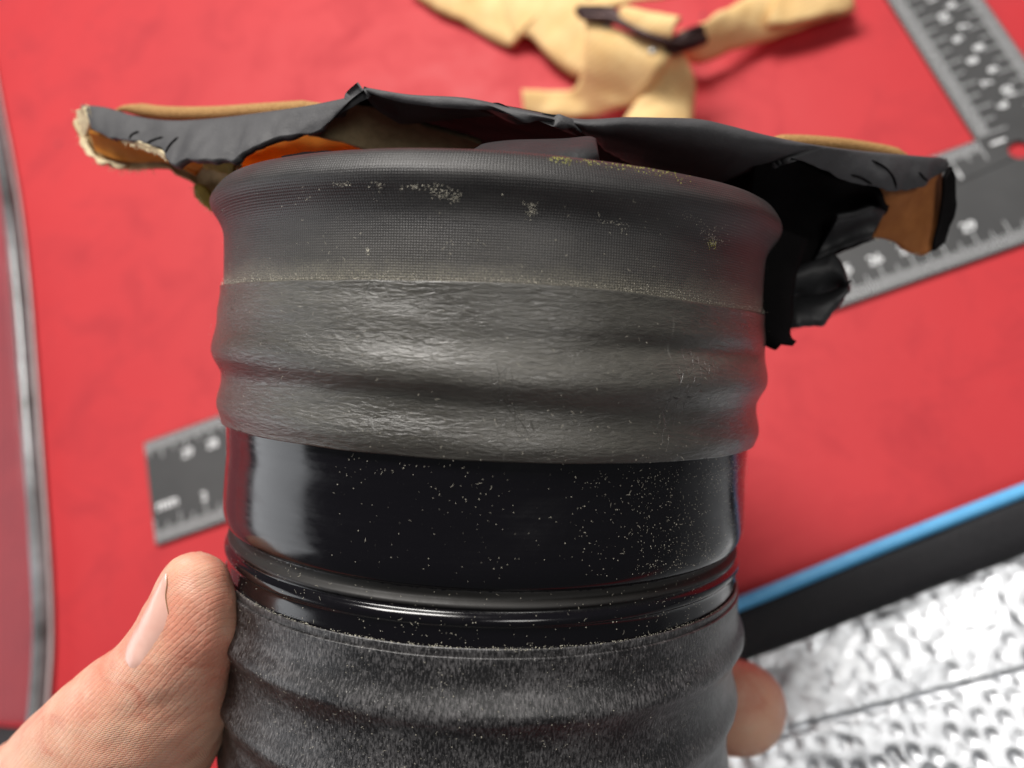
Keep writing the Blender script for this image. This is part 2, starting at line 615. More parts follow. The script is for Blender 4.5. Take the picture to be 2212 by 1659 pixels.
# glossy band, with the small overlap step at its right end
def gl_r(ph, h, t):
    return .00012 * ring_noise(ph, h, 30, 8) + (.00025 if ph < 1.23 else 0.0)
prof = [(-8 * mm, 48.3 * mm), (-18 * mm, 48.3 * mm), (-22 * mm, 48.2 * mm), (-26 * mm, 48.35 * mm), (-30 * mm, 48.5 * mm), (-32 * mm, 48.45 * mm), (-33.6 * mm, 48.1 * mm),
        (-34.4 * mm, 47.5 * mm), (-34.6 * mm, 46.8 * mm)]
revolve("glossy_band", prof, M["gloss"], 360, rfun=gl_r, smooth_prof=70)
prof = [(-34.0 * mm, 46.9 * mm), (-34.8 * mm, 47.0 * mm), (-35.4 * mm, 47.0 * mm), (-35.8 * mm, 47.1 * mm), (-36.1 * mm, 47.45 * mm), (-36.45 * mm, 47.8 * mm), (-36.85 * mm, 47.85 * mm),
        (-37.15 * mm, 47.65 * mm), (-37.5 * mm, 47.7 * mm), (-37.9 * mm, 48.15 * mm), (-38.4 * mm, 48.4 * mm), (-39.0 * mm, 48.35 * mm), (-39.5 * mm, 48.05 * mm), (-40.2 * mm, 47.9 * mm), (-42 * mm, 47.85 * mm), (-45 * mm, 47.8 * mm)]
revolve("lower_ring", prof, M["ring"], 360, smooth_prof=90, hfun=lambda ph, h, t: .0002 * math.sin(ph * 2))

# cloth wrap: two overlapping turns of tape over a corrugated hose
def cl_h(ph, h, t):
    return .35 * mm * math.sin(ph * 1.5 + 1.0) + .07 * mm * ring_noise(ph, h, 60, 13)
def cl_r(ph, h, t):
    hh = h + .3 * mm * math.sin(ph * 1.2)
    r = 1.6 * mm * math.exp(-((hh + 51.8 * mm) / (2.5 * mm)) ** 2) + 1.4 * mm * math.exp(-((hh + 64.0 * mm) / (2.6 * mm)) ** 2)
    r += .8 * mm * math.exp(-((hh + 77 * mm) / (2.6 * mm)) ** 2) + .8 * mm * math.exp(-((hh + 90 * mm) / (2.6 * mm)) ** 2)
    r += .16 * mm * ring_noise(ph, h, 55, 14) + .07 * mm * ring_noise(ph, h * .4, 260, 15)
    return r
prof = [(-42.6 * mm, 48.0 * mm), (-42.6 * mm, 48.25 * mm)] + [(-(42.8 + .4 * i) * mm, (48.3 - .012 * i) * mm) for i in range(4)]
revolve("cloth_edge", prof, M["cloth"], 360, hfun=cl_h, rfun=lambda p, h, t: cl_r(p, h, t))
prof = [(-43.8 * mm, 48.2 * mm), (-43.8 * mm, 48.6 * mm)] + [(-(43.9 + .6 * i) * mm, (48.62 - .012 * i) * mm) for i in range(136)]
revolve("cloth_wrap", prof, M["cloth"], 420, hfun=cl_h, rfun=cl_r)

# ------------------------------------------------------------------ torn collar sheet
def loft(name, A, B, mat, n=90, m=14, bulge=0.0, jagA=0.0, jagB=0.0, thick=.0011, wrinkle=0.0, seed=0, offset=-1, mid=None, parent=sleeve, smooth=True, roll=0.0):
    """surface between two edge lines; each point is (x, y, depth), the same in world space"""
    a = catmull([px(*p) for p in A], n) if smooth else resample([px(*p) for p in A], n)
    b = catmull([px(*p) for p in B], n) if smooth else resample([px(*p) for p in B], n)
    c = catmull([px(*p) for p in mid], n) if mid else None
    rows, uvs = [], []
    L = 0
    for i in range(n):
        if i:
            L += (a[i] - a[i - 1]).length
        pa, pb = a[i], b[i]
        view = (pa - CAM_POS).normalized()
        w = (pb - pa)
        pa = pa + w * (jagA * nz(a[i], 400, seed)) if jagA else pa
        pb = pb + w * (jagB * (nz(b[i], 260, seed + 2) + .5 * nz(b[i], 700, seed + 5))) if jagB else pb
        row, ur = [], []
        if roll:
            wd = w.normalized()
            rl = roll * min(1, .08 + i / 10, .08 + (n - 1 - i) / 10)
            for q in (1.0, .8, .6, .4, .2, .08):
                row.append(pa + view * (rl * q) + wd * (rl * .45 * q * q))
                ur.append((L, -roll * q))
        for j in range(m):
            t = j / (m - 1)
            if c:
                pc = c[i]
                p = pa * (2 * (t - .5) * (t - 1)) + pc * (4 * t * (1 - t)) + pb * (2 * t * (t - .5))
            else:
                p = pa.lerp(pb, t)
                if roll:          # stays upright near its top, then turns under
                    q = (pb - CAM_POS).length / (pa - CAM_POS).length
                    pn = CAM_POS + (pb - CAM_POS) / q
                    p = CAM_POS + (pa.lerp(pn, t) - CAM_POS) * (1 + (q - 1) * t ** 2.2)
            p = p - view * (min(bulge, .30 * w.length if roll else 1) * (math.sin(math.pi * t) ** .5 if roll and t < .5 else 4 * t * (1 - t)))
            if wrinkle:
                p = p + view * (wrinkle * (nz(p, 140, seed) + .6 * nz(p, 380, seed + 1) * t))
            row.append(p)
            ur.append((L, t * w.length))
        rows.append(row)
        uvs.append(ur)
    return grid(name, rows, mat, parent, uv=uvs, thick=thick, offset=offset)

# left arm of the sheet: a turned down strip with a torn lower edge
A = [(176, 226, .150), (230, 232, .147), (280, 247, .144), (331, 257, .141), (394, 260, .138), (483, 253, .134), (584, 240, .130), (660, 229, .127), (711, 219, .125), (752, 209, .1235), (793, 189, .122)]
B = [(194, 262, .149), (199, 278, .147), (237, 297, .143), (280, 303, .140), (321, 311, .138), (348, 322, .136), (362, 346, .134), (376, 353, .133), (394, 343, .132), (445, 342, .130), (500, 349, .128), (518, 334, .1275), (584, 301, .126), (635, 289, .125), (681, 283, .1245), (726, 249, .1235), (752, 222, .123), (781, 197, .1223)]
loft("torn_flap", A, B, M["flap"], n=190, m=26, bulge=.0022, jagB=.07, wrinkle=.0010, thick=.0014, seed=1, roll=.006)
# its top face, running back from the strip
# middle and right part: one long edge over the opening to the right tip
A = [(793, 189, .122), (884, 204, .121), (1005, 211, .120), (1109, 232, .119), (1196, 249, .118), (1266, 257, .1175), (1352, 253, .1175), (1426, 254, .118), (1509, 257, .119), (1575, 271, .1205), (1657, 292, .123), (1757, 312, .127), (1856, 325, .132), (1988, 337, .139), (2037, 341, .142), (2048, 352, .143)]
B = [(782, 196, .122), (866, 221, .1215), (953, 233, .1205), (1040, 238, .1195), (1082, 241, .119), (1112, 256, .1185), (1137, 267, .118), (1172, 261, .1175), (1222, 267, .117), (1255, 287, .119), (1283, 304, .124), (1330, 340, .134), (1420, 385, .143), (1530, 410, .147), (1625, 375, .140), (1690, 343, .1285), (1723, 346, .1275), (1773, 364, .130), (1816, 387, .132), (1879, 402, .135), (1902, 409, .136), (1942, 413, .138), (1995, 403, .1405), (2010, 388, .1415), (2046, 368, .143)]
loft("torn_flap", A, B, M["flap"], n=230, m=26, bulge=.0024, jagB=.06, wrinkle=.0006, thick=.0010, seed=3, roll=.010)
# underside of the sheet, falling back to the far side of the ring
A = [(760, 215, .1255), (884, 222, .1245), (1005, 228, .1235), (1109, 245, .1225), (1266, 275, .121), (1426, 300, .122), (1575, 310, .1245), (1700, 330, .130), (1800, 360, .136), (1890, 395, .141)]
B = [(840, 350, .170), (930, 352, .172), (1030, 356, .174), (1130, 370, .175), (1250, 400, .175), (1380, 450, .173), (1480, 520, .170), (1600, 575, .163), (1760, 560, .155), (1884, 512, .149)]
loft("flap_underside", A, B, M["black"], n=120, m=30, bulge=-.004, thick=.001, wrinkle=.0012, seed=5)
# hollow at the right: sheet hanging behind the collar
A = [(1630, 340, .128), (1720, 350, .131), (1800, 385, .135), (1880, 404, .1385), (1903, 446, .140), (1918, 456, .1408)]
B = [(1600, 590, .152), (1680, 580, .151), (1770, 560, .149), (1798, 541, .148), (1830, 525, .147), (1878, 511, .1455)]
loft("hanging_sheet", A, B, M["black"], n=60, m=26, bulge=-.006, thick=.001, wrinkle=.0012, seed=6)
loft("hanging_sheet", [(1810, 470, .1425), (1850, 462, .142), (1890, 450, .1415), (1916, 452, .141)], [(1760, 560, .149), (1800, 541, .1475), (1840, 523, .1465), (1884, 510, .145)],
     M["tab"], n=40, m=16, bulge=-.002, thick=.0009, wrinkle=.001, seed=8)
# orange lining at the right tip and the black edge beside it
A = [(1879, 396, .1385), (1930, 398, .1395), (1990, 390, .1425), (2036, 368, .145)]
B = [(1884, 512, .1475), (1925, 521, .148), (1962, 541, .1485), (1996, 549, .149), (2021, 538, .149)]
loft("lining_patch", A, B, M["rust"], n=50, m=22, bulge=-.001, jagB=.03, thick=.0009, wrinkle=.0005, seed=9,
     mid=[(1905, 452, .143), (1945, 460, .144), (1990, 465, .146), (2030, 455, .147)])
A = [(2034, 384, .1438), (2032, 430, .1455), (2024, 480, .147), (2014, 520, .148), (2012, 541, .1485)]
B = [(2050, 358, .1432), (2058, 405, .145), (2058, 449, .1465), (2041, 492, .148), (2034, 525, .1485)]
loft("torn_edge", A, B, M["black"], n=50, m=8, jagB=.15, thick=.001, wrinkle=.0004, seed=10)
# curled tab and narrow hanging strip under the hollow
A = [(1672, 590, .149), (1720, 575, .1485), (1775, 556, .148), (1800, 548, .1475), (1822, 572, .147), (1834, 610, .1465)]
B = [(1680, 640, .151), (1715, 645, .151), (1755, 640, .1505), (1785, 632, .150), (1812, 628, .149), (1832, 618, .148)]
loft("torn_tab", A, B, M["tab"], n=60, m=18, bulge=.002, thick=.0009, wrinkle=.0010, seed=11)
A = [(1680, 636, .151), (1715, 642, .151), (1755, 636, .1505), (1795, 628, .1495), (1834, 611, .1475)]
B = [(1690, 722, .147), (1712, 706, .1465), (1740, 704, .146), (1775, 705, .146), (1796, 680, .1465), (1824, 648, .147)]
loft("torn_tab", A, B, M["tab"], n=60, m=20, bulge=.003, jagB=.09, thick=.0009, wrinkle=.0012, seed=12)
A = [(1610, 470, .1400), (1612, 560, .1400), (1616, 640, .1400), (1628, 705, .140), (1648, 728, .1395), (1664, 738, .139), (1680, 744, .138)]
B = [(1735, 520, .143), (1712, 590, .141), (1704, 640, .140), (1702, 690, .139), (1697, 722, .1385), (1702, 740, .138), (1712, 748, .138)]
loft("hanging_strip", A, B, M["black"], n=60, m=10, bulge=.0012, thick=.0012, wrinkle=.0004, seed=13)
# linings seen through the opening
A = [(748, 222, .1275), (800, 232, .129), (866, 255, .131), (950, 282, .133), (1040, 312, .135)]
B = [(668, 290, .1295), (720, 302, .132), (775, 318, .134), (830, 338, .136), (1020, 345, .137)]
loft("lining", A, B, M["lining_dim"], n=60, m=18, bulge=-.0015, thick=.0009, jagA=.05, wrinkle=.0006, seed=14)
A = [(500, 345, .1435), (560, 305, .1435), (650, 284, .143), (740, 296, .143), (830, 318, .1445)]
B = [(490, 385, .150), (560, 380, .150), (650, 375, .150), (740, 365, .150), (830, 352, .150)]
loft("lining_patch", A, B, M["orange"], n=60, m=14, bulge=.002, thick=.0009, wrinkle=.0012, seed=15)
# lower layer of lining below the left arm, with frayed canvas edge
A = [(167, 240, .1535), (200, 262, .152), (250, 290, .149), (320, 300, .146), (400, 325, .143), (480, 350, .141), (520, 362, .140)]
B = [(166, 262, .156), (190, 322, .156), (214, 349, .1555), (255, 362, .154), (293, 364, .152), (356, 358, .149), (381, 375, .148), (420, 397, .147), (452, 440, .146)]
loft("lining", A, B, M["lining"], n=90, m=22, bulge=-.002, jagB=.05, thick=.0009, wrinkle=.0007, seed=16)
loft("lining_patch", [(192, 285, .1505), (250, 302, .148), (330, 325, .1445), (400, 345, .142), (450, 352, .141)],
     [(206, 326, .1535), (250, 345, .152), (296, 350, .150), (356, 348, .147), (420, 376, .145)], M["orange"], n=60, m=12, bulge=-.0012, thick=.0006, wrinkle=.0005, seed=17)
loft("frayed_edge", [(176, 236, .1485), (186, 244, .1482), (196, 258, .1478)], [(165, 238, .152), (170, 270, .153), (180, 300, .1545)], M["fray"], n=30, m=8, jagA=.2, jagB=.25, thick=.0012, wrinkle=.001, seed=18)
loft("frayed_edge", [(268, 300, .1415), (300, 306, .1400), (340, 318, .1375), (358, 335, .136)], [(262, 309, .1425), (300, 320, .1412), (335, 332, .139), (358, 345, .1375)], M["fray"], n=40, m=6, jagA=.4, jagB=.4, thick=.001, wrinkle=.0008, seed=19)
loft("frayed_edge", [(166, 262, .1558), (190, 322, .1558), (214, 349, .1552), (255, 362, .1538), (275, 363, .153)], [(174, 258, .1557), (197, 316, .1557), (219, 342, .1551), (257, 354, .1537), (277, 358, .1529)], M["fray"], n=60, m=5, jagA=1.3, jagB=.5, thick=.0009, seed=20)
loft("frayed_edge", [(418, 402, .1462), (432, 398, .1455), (448, 408, .1452)], [(420, 425, .1462), (438, 438, .1455), (462, 462, .145)], M["ochre"], n=20, m=8, jagA=.2, jagB=.3, thick=.0012, seed=21)
loft("frayed_edge", [(432, 345, .139), (470, 347, .138), (505, 352, .137)], [(440, 362, .1405), (475, 372, .1395), (505, 378, .139)], M["ochre"], n=30, m=8, jagB=.3, thick=.001, seed=22)
# brown hems standing behind the strip
tapr = lambda r: (lambda t: r * min(1, .25 + 6 * t, .25 + 6 * (1 - t)))
def tube(name, P, r0, mat, n=80, k=14, parent=sleeve, flat=1.0, ends=True, uvs=True):
    C = catmull([p if isinstance(p, Vector) else px(*p) for p in P], n)
    rows, uv = [], []
    L = 0
    for i in range(n):
        tdir = (C[min(i + 1, n - 1)] - C[max(i - 1, 0)]).normalized()
        side = tdir.cross((C[i] - CAM_POS).normalized()).normalized()
        up = side.cross(tdir)
        t = i / (n - 1)
        r = r0(t) if callable(r0) else r0
        if i:
            L += (C[i] - C[i - 1]).length
        rows.append([C[i] + (side * math.cos(a) + up * math.sin(a) * flat) * r for a in [2 * math.pi * j / k for j in range(k + 1)]])
        uv.append([(L, r * 2 * math.pi * j / k) for j in range(k + 1)])
    o = grid(name, rows, mat, parent, uv=uv)
    return o
tube("hem", [(252, 240, .156), (275, 235, .1555), (356, 245, .153), (457, 246, .149), (559, 240, .145), (655, 234, .141), (720, 230, .139)], tapr(.0014), M["hem"], n=90)
tube("hem", [(1640, 308, .136), (1723, 307, .139), (1800, 312, .142), (1856, 319, .145), (1922, 331, .148), (1975, 349, .150)], tapr(.0013), M["hem"], n=80)
# folded tongue lying on the rim
A = [(1012, 330, .1075), (1030, 318, .110), (1050, 309, .112), (1109, 302, .1125), (1213, 299, .1125), (1270, 294, .1125), (1288, 299, .1125)]
B = [(1015, 345, .1055), (1050, 350, .105), (1090, 352, .105), (1130, 355, .105), (1213, 358, .1055), (1270, 356, .1065), (1296, 350, .1085)]
loft("folded_tongue", A, B, M["tab"], n=70, m=18, bulge=.003, thick=.0012, wrinkle=.0005, seed=23)
loft("torn_edge", [(608, 338, .1135), (640, 330, .113), (700, 326, .112), (770, 324, .111)], [(612, 346, .111), (650, 339, .110), (700, 335, .109), (770, 333, .108)], M["black"], n=40, m=8, jagA=.35, bulge=.0006, thick=.0008, wrinkle=.0004, seed=24)

# loose threads at the torn canvas edges
V, F = [], []
rt = random.Random(11)
for (E, n_, out, lmax) in (([(167, 238, .1525), (170, 275, .1545), (190, 322, .156), (214, 349, .1555), (255, 363, .154), (293, 366, .152), (330, 362, .150)], 130, (-.5, .75), .0019),
                          ([(265, 308, .1405), (300, 316, .1395), (335, 330, .1375), (357, 344, .136)], 45, (.1, .9), .0011),
                          ([(176, 230, .149), (192, 228, .148), (198, 250, .147)], 30, (-.6, -.2), .0010),
                          ([(418, 405, .146), (440, 440, .1455), (460, 464, .145)], 24, (-.6, .5), .0014),
                          ([(1885, 512, .1472), (1925, 522, .148), (1962, 542, .1485), (1996, 550, .149)], 26, (0, .8), .0008)):
    pts_ = resample([px(*p) for p in E], 200)
    for i in range(n_):
        p = pts_[rt.randrange(200)].copy()
        d = D((out[0] + rt.gauss(0, .6), out[1] + rt.gauss(0, .6), rt.gauss(0, .5))).normalized()
        ln = lmax * rt.uniform(.25, 1) ** 1.5
        bend = Vector((rt.gauss(0, 1), rt.gauss(0, 1), rt.gauss(0, 1))) * .35
        side = d.cross((p - CAM_POS).normalized()).normalized() * rt.uniform(.00004, .00009)
        i0 = len(V)
        for k in range(5):
            V += [p - side * (1 - k / 5), p + side * (1 - k / 5)]
            p = p + d * ln / 4
            d = (d + bend * .5).normalized()
        for k in range(4):
            F.append((i0 + 2 * k, i0 + 2 * k + 1, i0 + 2 * k + 3, i0 + 2 * k + 2))
o = from_data("loose_threads", V, F, M["fray"], sleeve)
o["kind"] = "stuff"
# short tears along the sheet's turned edge
flaps = [o for o in col.objects if o.name.startswith("torn_flap")]
trees = [BVHTree.FromPolygons([v.co + sleeve.location for v in o.data.vertices], [list(p.vertices) for p in o.data.polygons]) for o in flaps]
for P in ([(300, 284), (286, 290), (279, 300)], [(352, 296), (330, 303), (318, 309)], [(385, 296), (368, 312), (357, 330)], 
          [(1884, 346), (1912, 362), (1930, 384), (1937, 408)], [(1838, 378), (1860, 384), (1884, 398)], [(1985, 372), (1996, 384), (2004, 392)]):
    hits = []
    for q in P:
        d = (px(*q, .12) - CAM_POS).normalized()
        best = min((h for h in (t.ray_cast(CAM_POS, d) for t in trees) if h[0] is not None), key=lambda h: h[3], default=None)
        if best:
            hits.append(best[0] - d * .00012)
    if len(hits) > 2:
        tube("tear", hits, tapr(.00020), M["black"], n=24, k=8)

# ------------------------------------------------------------------ dust on the sleeve
def flakes(name, spots, mat, kind="stuff"):
    V, F = [], []
    base = sleeve.location
    for (p, nrm, ln, wd, curl) in spots:
        t = nrm.orthogonal().normalized()
        a = random.uniform(0, 2 * math.pi)
        t = (Matrix.Rotation(a, 3, nrm) @ t)
        s = nrm.cross(t)
        k = 4 if ln > .0003 else 2
        pts = []
        th = random.uniform(-curl, curl)
        q = Vector((0, 0))
        d = 0
        for i in range(k):
            pts.append(q.copy())
            q += Vector((math.cos(d), math.sin(d))) * ln / (k - 1)
            d += th
        i0 = len(V)
        for i, c in enumerate(pts):
            w = wd * (1 if 0 < i < k - 1 or k == 2 else .5) / 2
            dd = Vector((-math.sin(th * i), math.cos(th * i)))
            for sg in (-1, 1):
                cc = c + dd * w * sg
                V.append(p + t * cc.x + s * cc.y + nrm * (.00006 + .00004 * i))
        for i in range(k - 1):
            F.append((i0 + 2 * i, i0 + 2 * i + 2, i0 + 2 * i + 3, i0 + 2 * i + 1))
    o = from_data(name, V, F, mat, sleeve, smooth=False)
    o["kind"] = kind
    return o
def surf_r(ph, h):
    if h > TT - .0008:
        return interp([(30 * mm, 48 * mm), (23.6 * mm, 50.3 * mm), (22.3 * mm, 51.4 * mm), (20.6 * mm, 51.9 * mm), (18.8 * mm, 51.3 * mm), (17.2 * mm, 50.4 * mm), (15.5 * mm, 49.85 * mm), (13 * mm, 49.65 * mm), (0, 49.65 * mm)], h)
    if h > tape_edge(ph)[1]:
        return tape_r(ph, h) + .0008
    if h > -33.5 * mm:
        return interp([(-10 * mm, 48.65 * mm), (-26 * mm, 48.7 * mm), (-31 * mm, 48.85 * mm), (-33.6 * mm, 48.5 * mm)], h)
    if h > -43 * mm:
        return interp([(-34 * mm, 47.2 * mm), (-35.2 * mm, 47.5 * mm), (-36.2 * mm, 48.3 * mm), (-36.9 * mm, 48.55 * mm), (-37.6 * mm, 48.3 * mm), (-38.9 * mm, 48.6 * mm), (-39.8 * mm, 48.2 * mm), (-43 * mm, 48.1 * mm)], h)
    return 48.65 * mm + cl_r(ph, h, 0)
def spot(ph, h, ln, wd, curl):
    p = cyl(ph, h, surf_r(ph, h) + .00003)
    nrm = D(e1_c * math.sin(ph) + e2_c * math.cos(ph))
    return (p, nrm, ln, wd, curl)
S = []
rnd = random.Random(3)
def add(n, ph0, ph1, h0, h1, big=.2, size=.00012, dens=None):
    k = 0
    while k < n:
        ph, h = rnd.uniform(ph0, ph1), rnd.uniform(h0, h1)
        if rnd.random() > .25 + .75 * smoothstep(-.25, .35, ring_noise(ph, h, 90, 31)):
            k += .25
            continue
        if dens and rnd.random() > dens(ph, h):
            k += .2
            continue
        k += 1
        if rnd.random() < big:
            S.append(spot(ph, h, rnd.uniform(.00025, .00075), .00005, 1.2))
        else:
            s = size * rnd.uniform(.5, 1.5)
            S.append(spot(ph, h, s, s * .8, .2))
add(1500, -.45, 1.25, -33 * mm, -17 * mm, .10, .00009, lambda p, h: .35 + .65 * smoothstep(0.1, 1.0, p))
add(800, .45, 1.2, -33 * mm, -18 * mm, .05, .00010)
add(500, -.9, 1.25, -16.4 * mm, -4 * mm, .30, .00010, lambda p, h: smoothstep(-4 * mm, -13 * mm, h) * (.4 + .6 * smoothstep(-.4, .8, p)))
add(160, -1.2, 1.2, -6 * mm, 6 * mm, .3, .0001)
add(240, -1.2, 1.25, 7 * mm, 20 * mm, .22, .0001)
add(520, -1.25, 1.25, -42.5 * mm, -34.5 * mm, .14, .0001)
add(700, -1.25, 1.25, -64 * mm, -44 * mm, .20, .00011)
flakes("dust", S, M["lint"])
S = []
# cream dust gathered along the tape's upper edge
for i in range(1100):
    ph = rnd.uniform(-1.35, 1.4)
    h = tape_edge(ph)[0] + abs(rnd.gauss(0, .00085)) * (.35 + 1.3 * abs(ring_noise(ph, 0, 60, 20)))
    s = rnd.uniform(.00004, .00009)
    S.append(spot(ph, h + .0001, s, s, .1))
for i in range(800):
    ph = rnd.uniform(-1.3, 1.3)
    h = -42.5 * mm + .35 * mm * math.sin(ph * 1.5 + 1.0) + rnd.gauss(0, .00014)
    s = rnd.uniform(.00005, .00013)
    S.append(spot(ph, h, s * 1.3, s * .7, .3))
flakes("dust", S, M["dust"])
def at_px(x, y):              # bearing and height of a spot read off the sleeve
    best = None
    ph, h = 0.0, (728 - y) * .1 / FPX
    for _ in range(12):
        r = surf_r(ph, h)
        q = O_c + u_c * h + (e1_c * math.sin(ph) + e2_c * math.cos(ph)) * r
        X, Y = CX + FPX * q.x / q.z, CY + FPX * q.y / q.z
        h -= (y - Y) * q.z / FPX * .9
        ph += (x - X) * q.z / FPX / r / max(math.cos(ph), .35) * .8
        ph = min(max(ph, -1.3), 1.3)
    return ph, h
S = []
for (x, y, sx, sy, n) in [(895, 405, 14, 4, 26), (945, 408, 12, 6, 30), (955, 420, 10, 6, 40), (985, 424, 8, 8, 40), (740, 398, 12, 3, 20), (815, 400, 9, 4, 20), (1145, 440, 9, 3, 16), (1147, 456, 5, 8, 44), (1535, 500, 14, 12, 60),
                           (1540, 522, 9, 6, 70), (795, 540, 3, 6, 20), (1315, 480, 16, 4, 16), (1345, 492, 8, 6, 14), (1500, 470, 20, 6, 20)]:
    for i in range(n):
        ph, h = at_px(rnd.gauss(x, sx), rnd.gauss(y, sy))
        s = rnd.uniform(.00005, .00010)
        S.append(spot(ph, h, s, s, .1))
flakes("chalk_marks", S, M["dust"])
S = []
for (x, y, sx, sy, n) in [(1222, 342, 10, 6, 30), (1290, 346, 16, 6, 30), (1350, 354, 26, 5, 45), (1420, 366, 22, 5, 45), (1470, 382, 10, 5, 14), (1537, 522, 6, 5, 40), (1200, 340, 8, 3, 30)]:
    for i in range(n):
        ph, h = at_px(rnd.gauss(x, sx), rnd.gauss(y + 4, sy))
        s = rnd.uniform(.00006, .00014)
        S.append(spot(ph, min(h, 23.4 * mm), s, s, .1))
flakes("chalk_marks", S, M["chalk"])

# ------------------------------------------------------------------ hand
hand = thing("hand", "bare hand gripping the rubber sleeve, thumb upright along its left side", "hand", px(120, 1900, .16))
def section_loft(bm, secs, k=40):
    """secs: (L px, R px, depth, depth half axis factor); closed tapered body"""
    rings = []
    for (L, Rr, z, fz) in secs:
        a, b = px(L[0], L[1], z), px(Rr[0], Rr[1], z)
        c, h = (a + b) / 2, (b - a) / 2
        back = D((0, 0, 1))
        ring = []
        for j in range(k):
            an = 2 * math.pi * j / k
            ring.append(bm.verts.new(c + h * math.cos(an) + back * (h.length * fz * math.sin(an))))
        rings.append(ring)
    for A_, B_ in zip(rings, rings[1:]):
        for j in range(k):
            bm.faces.new((A_[j], A_[(j + 1) % k], B_[(j + 1) % k], B_[j]))
    bm.faces.new(list(reversed(rings[0])))
    bm.faces.new(rings[-1])
def capsule_chain(bm, P, k=24, steps=8):
    """P: list of (Vector world, radius): one smooth tapered tube with round ends"""
    C = catmull([(*p, r) for p, r in P], 40) if False else None
    pts = [Vector((*p, r)) for p, r in P]
    Q = []
    for i in range(len(pts) - 1):
        p0, p1, p2, p3 = pts[max(i - 1, 0)], pts[i], pts[i + 1], pts[min(i + 2, len(pts) - 1)]
        for s in range(steps):
            t = s / steps
            Q.append(0.5 * ((2 * p1) + (p2 - p0) * t + (2 * p0 - 5 * p1 + 4 * p2 - p3) * t * t + (3 * p1 - p0 - 3 * p2 + p3) * t ** 3))
    Q.append(pts[-1])
    cs = [(Vector(q[:3]), q[3]) for q in Q]
    d0 = (cs[0][0] - cs[1][0]).normalized()
    d1 = (cs[-1][0] - cs[-2][0]).normalized()
    full = [(cs[0][0] + d0 * cs[0][1] * math.sin(a), cs[0][1] * math.cos(a)) for a in (1.5, 1.25, 1.0, .7, .35)] + cs + \
           [(cs[-1][0] + d1 * cs[-1][1] * math.sin(a), cs[-1][1] * math.cos(a)) for a in (.35, .7, 1.0, 1.25, 1.5)]
    rings = []
    ref = Vector((0.3, 0.2, 1)).normalized()
    for i, (c, r) in enumerate(full):
        t = (full[min(i + 1, len(full) - 1)][0] - full[max(i - 1, 0)][0]).normalized()
        s = t.cross(ref).normalized()
        v = s.cross(t)
        rings.append([bm.verts.new(c + (s * math.cos(a) + v * math.sin(a)) * r) for a in [2 * math.pi * j / k for j in range(k)]])
    for A_, B_ in zip(rings, rings[1:]):
        for j in range(k):
            bm.faces.new((A_[j], A_[(j + 1) % k], B_[(j + 1) % k], B_[j]))
    bm.faces.new(list(reversed(rings[0])))
    bm.faces.new(rings[-1])
bm = bmesh.new()
secs = [((404, 1201), (430, 1201), .1225, 1.0), ((384, 1203.5), (450, 1204), .1224, 1.0), ((369, 1209), (470, 1213), .1223, .95), ((361, 1220), (484, 1227), .1222, .92), ((355, 1234), (494, 1247), .1222, .90), ((344, 1256), (501, 1271), .1223, .88),
        ((332, 1278), (506, 1298), .1224, .86), ((313, 1312), (508, 1338), .1227, .84), ((293, 1350), (504, 1376), .1232, .82), ((272, 1381), (493, 1412), .1240, .80),
        ((243, 1405), (485, 1462), .1252, .78), ((190, 1442), (482, 1503), .1275, .76), ((130, 1490), (488, 1545), .130, .74), ((62, 1556), (474, 1604), .133, .72),
        ((-10, 1640), (450, 1660), .136, .70), ((-70, 1740), (410, 1745), .140, .70), ((-130, 1860), (380, 1860), .146, .72), ((-180, 1980), (360, 1980), .152, .75)]
section_loft(bm, secs)
def c3(x, y, z): return W((x, y, z))
# palm, heel of the hand and forearm, below the picture
capsule_chain(bm, [(c3(-.088, .088, .150), .021), (c3(-.080, .110, .168), .024), (c3(-.066, .124, .190), .018), (c3(-.050, .122, .203), .011)])
capsule_chain(bm, [(c3(-.100, .112, .158), .022), (c3(-.085, .135, .180), .022), (c3(-.062, .146, .196), .014)])
capsule_chain(bm, [(c3(-.092, .105, .158), .025), (c3(-.108, .145, .165), .027), (c3(-.125, .190, .166), .027), (c3(-.150, .260, .166), .031)])
# four fingers passing behind the sleeve; the first shows its tip at the right
capsule_chain(bm, [(c3(-.052, .122, .203), .0100), (c3(-.020, .108, .2125), .0092), (c3(.012, .094, .2115), .0092), (c3(.034, .083, .198), .0094), (c3(.0448, .0765, .183), .0104), (c3(.0508, .0728, .1735), .0102)])
capsule_chain(bm, [(c3(-.052, .138, .200), .0100), (c3(-.020, .130, .2085), .0092), (c3(.014, .119, .207), .0090), (c3(.036, .108, .195), .0090), (c3(.046, .102, .181), .0088)])
capsule_chain(bm, [(c3(-.054, .152, .196), .0095), (c3(-.022, .147, .203), .0088), (c3(.012, .138, .202), .0086), (c3(.032, .129, .192), .0085), (c3(.041, .124, .180), .0080)])
capsule_chain(bm, [(c3(-.060, .164, .190), .0085), (c3(-.030, .163, .196), .0078), (c3(-.002, .157, .195), .0074), (c3(.014, .151, .187), .0072), (c3(.022, .147, .178), .0068)])
me = bpy.data.meshes.new("hand_raw")
for v in bm.verts:
    v.co -= hand.location
bm.to_mesh(me)
bm.free()
tmp = bpy.data.objects.new("hand_raw", me)
col.objects.link(tmp)
r = tmp.modifiers.new("r", 'REMESH')
r.mode = 'VOXEL'
r.voxel_size = .0011
s = tmp.modifiers.new("s", 'SMOOTH')
s.factor, s.iterations = .5, 9
dg = bpy.context.evaluated_depsgraph_get()
hm = bpy.data.meshes.new_from_object(tmp.evaluated_get(dg))
bpy.data.objects.remove(tmp)
hm.name = "skin"
